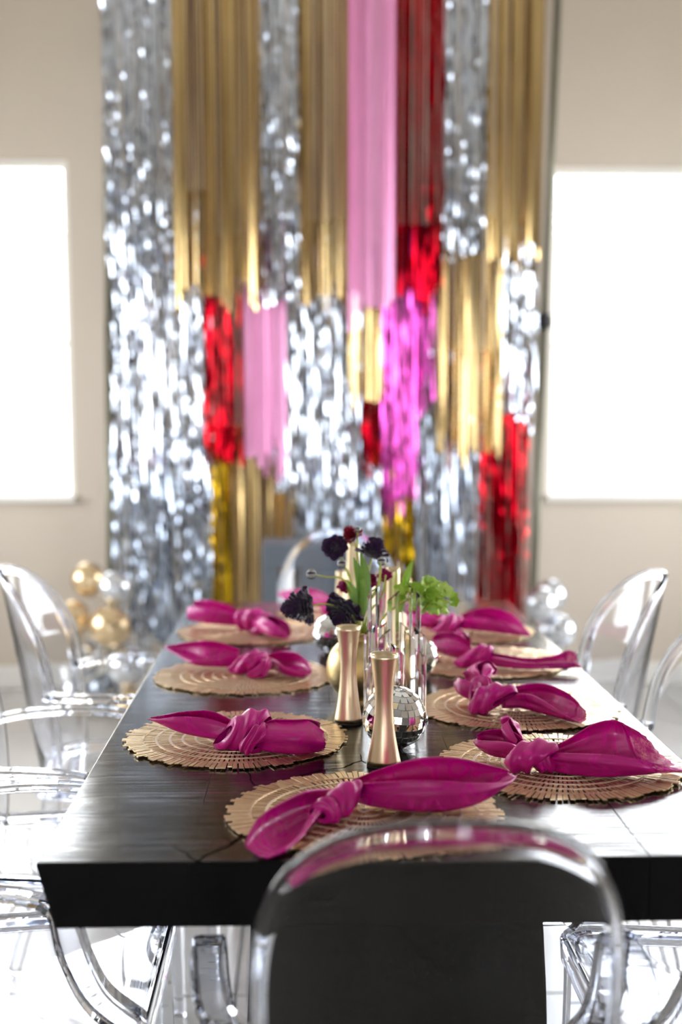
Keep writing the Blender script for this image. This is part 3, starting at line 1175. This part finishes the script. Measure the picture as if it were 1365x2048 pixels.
# N3: left side, middle
n = napkin(505, 1345, 'knotted magenta napkin on the middle left placemat with a kite-shaped end')
tail(n, [(478, 1330, .006, .012, 30, 28), (440, 1330, .006, .026, 42, 26, .9, .9), (400, 1326, .008, .030, 42, 10, .9, 1.1), (365, 1308, .018, .020, 22, 4), (331, 1294, .026, .004, 2, 1)], pleat=.0009, npl=2, seed=9)
tail(n, [(530, 1336, .004, .012, 26, 26), (556, 1338, .003, .026, 34, 26, .7, .8), (585, 1347, .002, .034, 40, 22, .4, .9), (608, 1352, .002, .026, 30, 14, .3, .8), (617, 1350, .006, .012, 14, 6, .3, .6)], pleat=.0012, npl=3, seed=10)
wrap(n, 500, 1326, .020, .026, .026, .064, -.35, .010, .002, pleat=.003, seed=11)
wrap(n, 524, 1336, .016, .020, .021, .034, .5, .014, -.003, pleat=.003, seed=12)
# N4: left side, farthest
n = napkin(490, 1262, 'knotted magenta napkin on the farthest left placemat with a blunt left end')
tail(n, [(480, 1250, .006, .012, 26, 24), (450, 1248, .008, .022, 38, 30), (420, 1246, .008, .026, 44, 34, .7, .9), (395, 1243, .008, .024, 42, 34, .8, .9), (382, 1240, .010, .020, 36, 28, .8, .9)], pleat=.0012, npl=3, seed=13)
tail(n, [(515, 1258, .004, .016, 26, 26, .4, .4), (535, 1268, .002, .026, 40, 34, .2, .4), (556, 1274, .001, .030, 38, 30, .2, .5), (572, 1276, .001, .024, 28, 18, .4, .6), (578, 1274, .004, .014, 16, 8)], pleat=.0015, npl=3, seed=14)
wrap(n, 503, 1240, .024, .026, .028, .070, -.5, .012, -.004, pleat=.003, seed=15)
wrap(n, 525, 1252, .018, .020, .022, .034, .2, .012, 0, pleat=.003, seed=16)
# N5: far end
n = napkin(640, 1212, 'knotted magenta napkin at the far end, half hidden by the purple flowers')
tail(n, [(660, 1218, .004, .012, 24, 22), (625, 1212, .004, .022, 32, 26), (590, 1206, .006, .022, 26, 22), (560, 1190, .018, .010, 8, 6)], pleat=.0012, npl=3, seed=17)
tail(n, [(690, 1218, .004, .012, 24, 22), (730, 1220, .003, .026, 34, 30, .5, .7), (775, 1222, .002, .026, 32, 26, .5, .7), (800, 1220, .002, .016, 18, 14)], pleat=.0015, npl=3, seed=18)
wrap(n, 675, 1212, .022, .024, .025, .060, .1, .010, 0, pleat=.003, seed=19)
# N6: right side, nearest
n = napkin(1060, 1540, 'knotted magenta napkin on the nearest right placemat with a wide lace-edged fan')
tail(n, [(1085, 1530, .003, .014, 32, 30), (1130, 1538, .001, .030, 56, 44, .8, .9), (1190, 1542, .001, .046, 86, 52, .9, .9), (1250, 1540, .001, .050, 92, 44, .9, .9, .01), (1300, 1536, .004, .050, 84, 26, .9, .9, .03), (1345, 1528, .006, .046, 76, 6, .9, .9, .062)], lace=True, pleat=.0030, npl=4, scallop=.004, seed=20)
tail(n, [(1050, 1520, .005, .012, 30, 28), (1022, 1512, .006, .024, 44, 34, .6, .7), (990, 1506, .006, .028, 46, 32, .5, .7), (965, 1496, .010, .022, 34, 22, .4, .6), (952, 1484, .018, .010, 12, 8)], pleat=.0016, npl=3, seed=21)
tail(n, [(1040, 1502, .012, .012, 28, 26), (1028, 1486, .022, .015, 36, 30, .2, .3), (1020, 1468, .030, .015, 34, 28, .1, .2), (1018, 1456, .036, .012, 26, 22, .1, .2), (1016, 1444, .040, .006, 14, 10, .1, .1)], pleat=.0008, npl=2, seed=22)
wrap(n, 1058, 1513, .022, .025, .025, .054, -.15, .012, .002, pleat=.003, seed=23)
wrap(n, 1078, 1518, .018, .020, .021, .030, .25, -.010, 0, pleat=.002, seed=24)
# N7: right side, second
n = napkin(980, 1420, 'knotted magenta napkin with a round upright loop, second from the front on the right')
tail(n, [(1005, 1414, .004, .012, 26, 24), (1040, 1414, .003, .026, 40, 34, .8, .9), (1080, 1420, .002, .032, 50, 36, .8, .9), (1120, 1430, .002, .028, 44, 22, .9, .9), (1150, 1438, .002, .024, 32, 10, .9, 1.0, .006), (1166, 1442, .002, .020, 26, 4, .9, 1., .016)], lace=True, pleat=.0020, npl=4, scallop=.004, seed=25)
tail(n, [(975, 1404, .006, .014, 30, 28), (948, 1398, .006, .022, 44, 36, .5, .5), (930, 1388, .010, .024, 46, 34, .3, .5), (920, 1376, .018, .018, 30, 22, .3, .4)], pleat=.0014, npl=3, seed=26)
tail(n, [(965, 1384, .016, .014, 24, 24, .3, .3), (958, 1366, .026, .022, 34, 28, .2, .3), (966, 1352, .034, .026, 30, 26, .1, .2), (980, 1346, .038, .022, 26, 20, .1, .2), (990, 1350, .036, .012, 16, 10, .2, .2)], pleat=.0012, npl=3, seed=27)
wrap(n, 978, 1398, .024, .028, .029, .060, -.3, .014, .003, pleat=.003, seed=28)
wrap(n, 960, 1382, .026, .020, .026, .036, .9, .008, .003, pleat=.003, seed=29)
# N8: right side, third
n = napkin(950, 1335, 'knotted magenta napkin with a long flat strap end, third from the front on the right')
tail(n, [(975, 1326, .006, .012, 22, 20), (1010, 1332, .003, .016, 22, 18), (1060, 1336, .002, .018, 18, 14, .9, .9), (1110, 1336, .002, .022, 22, 16, .9, .9), (1140, 1334, .004, .024, 30, 14, 1.0, .9), (1156, 1332, .006, .022, 24, 6, 1.0, .9)], lace=True, pleat=.0020, npl=4, scallop=.004, seed=30)
tail(n, [(940, 1318, .006, .014, 30, 28), (915, 1314, .008, .026, 44, 34, .7, .6), (888, 1306, .010, .028, 42, 28, .6, .6), (868, 1296, .014, .022, 30, 16, .6, .6), (860, 1290, .018, .012, 14, 8)], pleat=.0012, npl=3, seed=31)
tail(n, [(935, 1296, .020, .010, 22, 20), (926, 1284, .028, .012, 24, 20, .2, .2), (918, 1274, .034, .010, 18, 14, .1, .1), (915, 1268, .037, .005, 10, 6, .1, .1)], pleat=.0006, npl=2, seed=32)
wrap(n, 955, 1312, .022, .024, .025, .060, -.2, .012, .003, pleat=.003, seed=33)
# N9: right side, farthest
n = napkin(890, 1268, 'knotted magenta napkin with a leaf-shaped fold on the farthest right placemat')
tail(n, [(915, 1256, .006, .012, 22, 20), (945, 1258, .004, .030, 36, 26, .8, .8), (985, 1262, .003, .036, 44, 28, .7, .9), (1020, 1266, .002, .028, 34, 18, .8, .9), (1045, 1270, .002, .016, 16, 8), (1060, 1272, .002, .006, 4, 2)], pleat=.0016, npl=3, seed=34)
tail(n, [(885, 1258, .006, .012, 26, 24), (860, 1256, .006, .024, 36, 28, .6, .6), (830, 1252, .006, .026, 38, 28, .5, .6), (806, 1246, .010, .016, 22, 14)], pleat=.0014, npl=3, seed=35)
wrap(n, 897, 1250, .022, .024, .024, .056, .1, .012, -.002, pleat=.003, seed=36)


# ------------------------------------------------------------------ brass bud vases
def hourglass(px, py, top_py, rt, rw, rb, label, waist=.56):
    p = at(px, py, TZ)
    H = (aty(px, top_py, p.y).z - TZ)
    root = tag(empty('bud_vase', (p.x, p.y, TZ)), label, 'vase', 'slim brass bud vases along the table')
    prof = []
    for k in range(25):
        t = k / 24
        if t < waist:
            u = t / waist
            r = rw + (rb - rw) * (1 - u) ** 1.75
        else:
            u = (t - waist) / (1 - waist)
            r = rw + (rt - rw) * u ** 1.75
        prof.append((r, .004 + (H - .004) * t))
    inner = [(max(.003, r - .0012), z) for r, z in prof[::-1] if z > H * .35]
    mb = MB()
    mb.lathe(prof + inner, 40)
    mb.build('vase_body', M['brass'], root)
    mb = MB()
    mb.lathe([(rb * .985, 0), (rb * .985, .0038)], 32)
    mb.build('base_ring', M['vase_base'], root)
    return root


hourglass(768, 1531, 1307, .0215, .0135, .0265, 'brass hourglass bud vase in front of the disco ball')
hourglass(697, 1446, 1252, .0215, .0140, .0245, 'brass hourglass bud vase beside the round gold vase')
hourglass(786, 1376, 1135, .0125, .0128, .030, 'tall tapering brass vase rising behind the crystal prisms', waist=.93)
hourglass(706, 1305, 1086, .0130, .0132, .027, 'tall tapering brass vase behind the crimson flower', waist=.93)
hourglass(682, 1274, 1142, .0105, .0110, .024, 'slim tapering brass vase left of the flower stems', waist=.93)


# round gold vase that holds the flowers
p = at(722, 1402, TZ)
RVX, RVY = p.x, p.y
rv = tag(empty('round_vase', (RVX, RVY, TZ)), 'round matte gold vase holding the purple flowers', 'vase')
mb = MB()
R = .064
prof = [(.026, .002), (.034, .0)]
for k in range(2, 19):
    a = -PI / 2 + PI * k / 20
    prof.append((R * math.cos(a), R * .98 + R * .98 * math.sin(a)))
prof += [(.036, .1245), (.0375, .130), (.038, .134), (.036, .134), (.034, .126), (.030, .115), (.05, .09), (.04, .03), (.01, .02)]
mb.lathe(prof, 40)
mb.build('vase_body', M['matte_gold'], rv)
VTOP = TZ + .128


# ------------------------------------------------------------------ crystal prism vases
def crystal_vase(cx, cy_, spec, label, seed=0):
    root = tag(empty('crystal_vase', (cx, cy_, TZ)), label, 'vase')
    for (ang, rad, ht, w, cut) in spec:
        mb = MB()
        # hexagon-ish prism (triangle with blunted corners) with a slanted cut top
        x, y = rad * math.cos(ang), rad * math.sin(ang)
        base = []
        for k in range(3):
            for da in (-.28, .28):
                a = ang + PI + k * 2 * PI / 3 + da
                base.append((x + w * math.cos(a), y + w * math.sin(a)))
        n = len(base)
        vs = [(bx_, by_, .006) for bx_, by_ in base]
        for (bx_, by_) in base:
            vs.append((bx_, by_, ht + (bx_ - x) * (.9 if cut == 0 else -.9) - w * .5))
        fs = [tuple(range(n))[::-1], tuple(range(n, 2 * n))] + [(k, (k + 1) % n, n + (k + 1) % n, n + k) for k in range(n)]
        mb.add(vs, fs)
        o = fix_normals(mb.build('prism', M['crystal'], root))
    mb = MB()
    mr = max(s[1] + s[3] for s in spec) + .001
    mb.lathe([(mr - .006, 0), (mr, .002), (mr, .0052), (mr - .004, .0056)], 40)
    mb.build('base_disc', M['crystal'], root)
    return root


c = at(790, 1438, TZ)
CX, CY = c.x, c.y


def top_h(py, y):
    return aty(787, py, y).z - TZ


spec = []
# far half (away from the camera) taller, near half shorter
R1 = .046
for (deg, pyt) in ((90, 1186), (64, 1246), (116, 1246), (38, 1174), (142, 1174), (13, 1258), (167, 1254), (-13, 1300), (193, 1326), (-38, 1333), (218, 1296), (-64, 1263), (244, 1260), (270, 1290)):
    a = math.radians(deg)
    spec.append([a, R1, top_h(pyt, CY + R1 * math.sin(a)), .0112, len(spec) % 2])
crystal_vase(CX, CY, spec, 'clear crystal prism vase directly behind the mirrored ball')
c2 = at(772, 1322, TZ)
spec = []
for k in range(12):
    a = 2 * PI * k / 12 + .2
    spec.append([a, .047, (.178, .215, .15, .20)[k % 4] if math.sin(a) > -.2 else (.15, .12, .165)[k % 3], .0098, (0, PI, .8)[k % 3]])
crystal_vase(c2.x, c2.y, spec, 'second clear crystal prism vase behind the flower stems')


# ------------------------------------------------------------------ disco balls
def disco(px, py, r, label, single, rings=17, seed=0):
    rng = random.Random(seed)
    p = at(px, py, TZ)
    root = tag(empty('disco_ball', (p.x, p.y, TZ)), label, 'disco ball', 'mirrored balls along the table')
    rc = r * .972
    mb = MB()
    mb.sphere((0, 0, r), rc, 32, 20)
    mb.build('ball_core', M['ball_core'], root)
    tilt = Matrix.Rotation(.22, 3, 'X') @ Matrix.Rotation(.15, 3, 'Y')
    joined = MB()
    dth = PI / rings
    count = 0
    for i in range(rings):
        th = (i + .5) * dth
        circ = 2 * PI * math.sin(th)
        n = max(3, int(circ / dth))
        hw_t = PI * math.sin(th) / n * r * .93 if n > 3 else dth * r * .34
        hh = dth * r * .46
        vs = [(-hw_t * .97, -hh, 0), (hw_t * .97, -hh, 0), (hw_t, hh, 0), (-hw_t, hh, 0)]
        tb = MB()
        tb.add([(a, b, -.0012) for a, b, c_ in vs] + [(a, b, .0002) for a, b, c_ in vs], [(4, 5, 6, 7), (0, 1, 5, 4), (1, 2, 6, 5), (2, 3, 7, 6), (3, 0, 4, 7)])
        me = tb.mesh('mirror_tile') if single else None
        for k in range(n):
            ph = 2 * PI * (k + .5 * (i % 2)) / n
            nrm = Vector((math.sin(th) * math.cos(ph), math.sin(th) * math.sin(ph), math.cos(th)))
            e1 = Vector((-math.sin(ph), math.cos(ph), 0))
            e2 = nrm.cross(e1)
            j1, j2 = rng.gauss(0, .035), rng.gauss(0, .035)
            nn = (nrm + e1 * j1 + e2 * j2).normalized()
            a = (e1 - nn * e1.dot(nn)).normalized()
            b = nn.cross(a)
            Rm = tilt @ Matrix((a, b, nn)).transposed()
            loc = tilt @ (nrm * (rc + .0012)) + Vector((0, 0, r))
            if single:
                o = link('mirror_tile', me, M['mirror'], root)
                o.matrix_local = Matrix.Translation(loc) @ Rm.to_4x4()
                count += 1
            else:
                joined.add([Rm @ Vector(v) + loc for v in tb.v], tb.f)
    if not single:
        o = joined.build('mirror_tiles', M['mirror'], root)
        o['kind'] = 'stuff'
    return root


disco(789, 1496, .0505, 'mirrored disco ball behind the nearest brass vase', True, 14, 1)
disco(663, 1303, .0415, 'mirrored disco ball under the drooping purple flower', False, 13, 2)
disco(836, 1352, .0400, 'mirrored disco ball half hidden at the right of the crystal vase', False, 13, 3)


# ------------------------------------------------------------------ flowers
def petal(mb, base, nrm, out, size, cup, wid, rng):
    """one cupped petal leaving base along out, facing nrm"""
    side = nrm.cross(out).normalized()
    rows = []
    for i in range(5):
        t = i / 4
        w = wid * size * math.sin(PI * (.18 + .70 * t)) ** .8
        row = []
        for j in range(5):
            u = -1 + j / 2
            lift = cup * size * (t ** 1.6) - .12 * size * u * u * (1 - t) + rng.uniform(-.06, .06) * size * t + .05 * size * math.sin(u * 5 + size * 9000) * t
            row.append(base + out * (size * t * (1 - .12 * u * u)) + side * (w * u) + nrm * (lift + .16 * size * u * u * t))
        rows.append(row)
    mb.grid(rows, True)


def bloom(parent, c, facing, r, mname, seed, layers=7, flat=.6, name='bloom'):
    rng = random.Random(seed)
    n = Vector(facing).normalized()
    a = n.orthogonal().normalized()
    b = n.cross(a)
    mb = MB()
    for L_ in range(layers):
        t = L_ / (layers - 1)
        cnt = 9 - int(4 * t)
        size = r * (1.10 - .55 * t)
        cup = -.22 + 1.05 * t
        base = c + n * (r * flat * (t - .35))
        for k in range(cnt):
            ph = 2 * PI * (k + rng.uniform(-.25, .25)) / cnt + L_ * 1.1
            out = a * math.cos(ph) + b * math.sin(ph)
            o2 = (out * math.cos(cup) + n * math.sin(cup)).normalized()
            n2 = (n * math.cos(cup) - out * math.sin(cup)).normalized()
            petal(mb, base + out * r * .05, n2, o2, size * rng.uniform(.85, 1.1), .22, .48, rng)
    mb.sphere(c + n * r * .1, r * .28, 12, 8)
    org = parent.location
    mb.v = [(x - org.x, y - org.y, z - org.z) for x, y, z in mb.v]
    return mb.build(name, M[mname], parent)


def stem_mesh(parent, pts, r0=.0021, r1=.0017, name='stem', mname='stem'):
    path = cr(pts, 20)
    mb = MB()
    mb.tube(path, [r0 + (r1 - r0) * k / 19 for k in range(20)], 8)
    org = parent.location
    mb.v = [(x - org.x, y - org.y, z - org.z) for x, y, z in mb.v]
    return mb.build(name, M[mname], parent)


def leaf(parent, pts, w, mname='leaf'):
    path = cr(pts, 12)
    mb = MB()
    rows = []
    for i, q in enumerate(path):
        t = i / 11
        d = (path[min(i + 1, 11)] - path[max(i - 1, 0)]).normalized()
        s = d.cross(Vector((.25, -1, .2)).normalized()).normalized()
        ww = w * math.sin(PI * (.12 + .86 * t)) ** .8
        nn = s.cross(d)
        rows.append([q + s * ww * u + nn * ww * .25 * abs(u) for u in (-1, -.5, 0, .5, 1)])
    mb.grid(rows, True)
    org = parent.location
    mb.v = [(x - org.x, y - org.y, z - org.z) for x, y, z in mb.v]
    return mb.build('leaf', M[mname], parent)


def vmouth(dx=0, dy=0):
    return Vector((RVX + dx, RVY + dy, VTOP - .03))


def flower(name, label, cat, group='flowers in the round gold vase'):
    return tag(empty(name, (RVX, RVY, VTOP - .03)), label, cat, group)


# drooping dark flower at the left
f = flower('ranunculus', 'dark purple ruffled flower drooping to the far left on a curved stem', 'flower')
e = aty(604, 1212, RVY - .03)
stem_mesh(f, [vmouth(-.01), aty(712, 1242, RVY - .03), aty(680, 1217, RVY - .03), aty(650, 1208, RVY - .03), aty(618, 1213, RVY - .03)])
bloom(f, e, (-1, -.3, -.12), .0300, 'purple_petal', 1, 9, 1.2)
# dark flower resting on the lip
f = flower('ranunculus', 'dark purple flower resting against the lip of the gold vase', 'flower')
stem_mesh(f, [vmouth(-.005, .01), aty(716, 1240, RVY - .01), aty(700, 1228, RVY - .02)])
bloom(f, aty(688, 1222, RVY - .025), (-.45, -.55, -.55), .034, 'purple_petal', 2, 6, .5)
# dark flower facing the camera
f = flower('ranunculus', 'dark purple flower with a pale centre facing the camera', 'flower')
e = aty(671, 1094, RVY + .03)
stem_mesh(f, [vmouth(-.008, .012), aty(708, 1190, RVY + .02), aty(690, 1130, RVY + .035), e + Vector((.003, .012, -.006))])
bloom(f, e, (-.2, -1, .25), .0215, 'purple_petal', 3, 6, .5)
# dark flower at the upper right
f = flower('ranunculus', 'wide dark purple flower at the top right of the bouquet', 'flower')
e = aty(747, 1104, RVY + .02)
stem_mesh(f, [vmouth(.006, .01), aty(728, 1190, RVY + .02), aty(738, 1140, RVY + .02), e + Vector((-.002, .004, -.012))])
bloom(f, e, (.35, .1, .9), .0275, 'purple_petal', 4, 7, .8)
# crimson flower on top
f = flower('ranunculus', 'crimson flower at the very top of the bouquet', 'flower')
e = aty(704, 1071, RVY + .04)
stem_mesh(f, [vmouth(0, .015), aty(718, 1180, RVY + .03), aty(716, 1120, RVY + .04), e + Vector((.006, .004, -.008))], mname='stem')
bloom(f, e, (-.55, -.15, .8), .0180, 'red_petal', 5, 6, .9)


def bud(px, py, r, y, pts, label):
    f = flower('flower_bud', label, 'flower bud')
    c_ = aty(px, py, y)
    stem_mesh(f, [vmouth(random.uniform(-.01, .01), 0)] + pts + [c_ + Vector((0, 0, 0))], .0018, .0014)
    mb = MB()
    mb.sphere(c_ - f.location, r, 14, 10)
    mb.build('bud_body', M['bud'], f)
    for k in range(5):
        a = 2 * PI * k / 5 + .3
        mb = MB()
        rows = []
        for i in range(6):
            t = i / 5
            th = .25 + 2.2 * t
            row = []
            for u in (-1, 0, 1):
                ph = a + u * .22 * math.sin(PI * (.15 + .7 * t))
                row.append(c_ - f.location + Vector((-math.cos(th), math.sin(th) * math.cos(ph), math.sin(th) * math.sin(ph))) * r * 1.06)
            rows.append(row)
        mb.grid(rows, True)
        mb.build('sepal', M['purple_petal'], f)


bud(623, 1148, .0095, RVY - .02, [aty(712, 1225, RVY - .01), aty(702, 1178, RVY - .02), aty(682, 1156, RVY - .02), aty(655, 1154, RVY - .02)], 'round silvery bud on an arching stem at the left')
bud(684, 1127, .0085, RVY + .01, [aty(708, 1200, RVY + .01), aty(700, 1150, RVY + .01)], 'small grey bud under the camera-facing purple flower')
bud(764, 1122, .0085, RVY - .01, [aty(740, 1210, RVY - .01), aty(758, 1170, RVY - .01)], 'grey bud on a straight stem beside the tall brass vase')
bud(716, 1058, .0055, RVY + .03, [aty(716, 1160, RVY + .03), aty(715, 1090, RVY + .03)], 'tiny pale bud beside the crimson flower')
# small magenta blossoms low in the bouquet
for (px, py, lab, sd) in ((742, 1160, 'small magenta blossom in the middle of the stems', 8), (690, 1172, 'small crimson blossom at the left of the stems', 9), (769, 1150, 'small magenta blossom left of the tall brass vase', 10)):
    f = flower('small_blossom', lab, 'flower')
    e = aty(px, py, RVY + .035)
    stem_mesh(f, [vmouth(0, .01), aty((px + 722) / 2, (py + 1240) / 2, RVY + .03), e])
    bloom(f, e, (random.uniform(-.4, .4), -.5, .6), .0125, 'magenta_petal', sd, 5, .9)
# leafy sprigs
f = flower('leafy_sprig', 'green leafy sprig standing upright in the round gold vase', 'foliage')
stem_mesh(f, [vmouth(-.004, 0), aty(715, 1200, RVY), aty(714, 1150, RVY)])
leaf(f, [aty(716, 1215, RVY - .01), aty(722, 1170, RVY - .01), aty(708, 1115, RVY)], .010)
leaf(f, [aty(722, 1220, RVY - .01), aty(731, 1160, RVY - .01), aty(722, 1105, RVY)], .010)
leaf(f, [aty(712, 1225, RVY - .02), aty(706, 1185, RVY - .02), aty(693, 1160, RVY - .01)], .008)
leaf(f, [aty(724, 1235, RVY - .02), aty(730, 1190, RVY - .02), aty(722, 1150, RVY - .01)], .009)
stem_mesh(f, [vmouth(.004, 0), aty(738, 1215, RVY - .02), aty(756, 1170, RVY - .02), aty(762, 1125, RVY - .02)], .0018, .0015, 'twig')
stem_mesh(f, [vmouth(.006, 0), aty(742, 1225, RVY - .015), aty(765, 1190, RVY - .02), aty(772, 1150, RVY - .02)], .0018, .0015, 'twig')
# bells of Ireland at the right
f = flower('bell_flower_spike', 'lime green bell flower spike leaning out to the right', 'flower')
rng = random.Random(5)
sp = cr([vmouth(.012, .01), aty(770, 1232, RVY + .01), aty(805, 1205, RVY + .01), aty(850, 1185, RVY + .01), aty(900, 1205, RVY)], 24)
mb = MB()
mb.tube([q - f.location for q in sp], .0020, 8)
mb.build('stem', M['stem'], f)


def bell_mesh(seed):
    r_ = random.Random(seed)
    mb = MB()
    rows = []
    for (r0, z) in ((.002, 0), (.006, .004), (.0095, .010), (.0125, .015), (.0150, .018)):
        rows.append([(r0 * (1 + .12 * math.cos(5 * 2 * PI * k / 20) * (z / .018)) * math.cos(2 * PI * k / 20), r0 * (1 + .12 * math.cos(5 * 2 * PI * k / 20) * (z / .018)) * math.sin(2 * PI * k / 20), z + .0015 * math.sin(5 * 2 * PI * k / 20 + seed) * (z / .018)) for k in range(20)])
    mb.grid(rows, True, close_u=True)
    return mb.mesh('bell')


bells = [bell_mesh(s) for s in range(3)]
for bm_, mm_ in zip(bells, ('bell', 'bell_pale', 'bell')):
    bm_.materials.append(M[mm_])
for k in range(28):
    t = .56 + .44 * (k / 27)
    q = sp[min(23, int(t * 23))]
    a = k * 2.4
    tan = (sp[min(23, int(t * 23) + 1)] - sp[max(0, int(t * 23) - 1)]).normalized()
    u = tan.orthogonal().normalized()
    v = tan.cross(u)
    d = (u * math.cos(a) + v * math.sin(a) + tan * .35).normalized()
    o = link('bell', bells[k % 3], None, f)
    o.location = q + d * rng.uniform(.008, .020) - f.location
    o.rotation_mode = 'QUATERNION'
    o.rotation_quaternion = d.to_track_quat('Z', 'Y')
    s = rng.uniform(.70, 1.0) * (1.0 if t < .9 else .8)
    o.scale = (s, s, s)
for (a_, b_) in (((812, 1160), (826, 1120)), ((800, 1200), (812, 1150))):
    leaf(f, [aty(800, 1225, RVY + .04), aty(*a_, RVY + .05), aty(*b_, RVY + .05)], .008, 'bell')
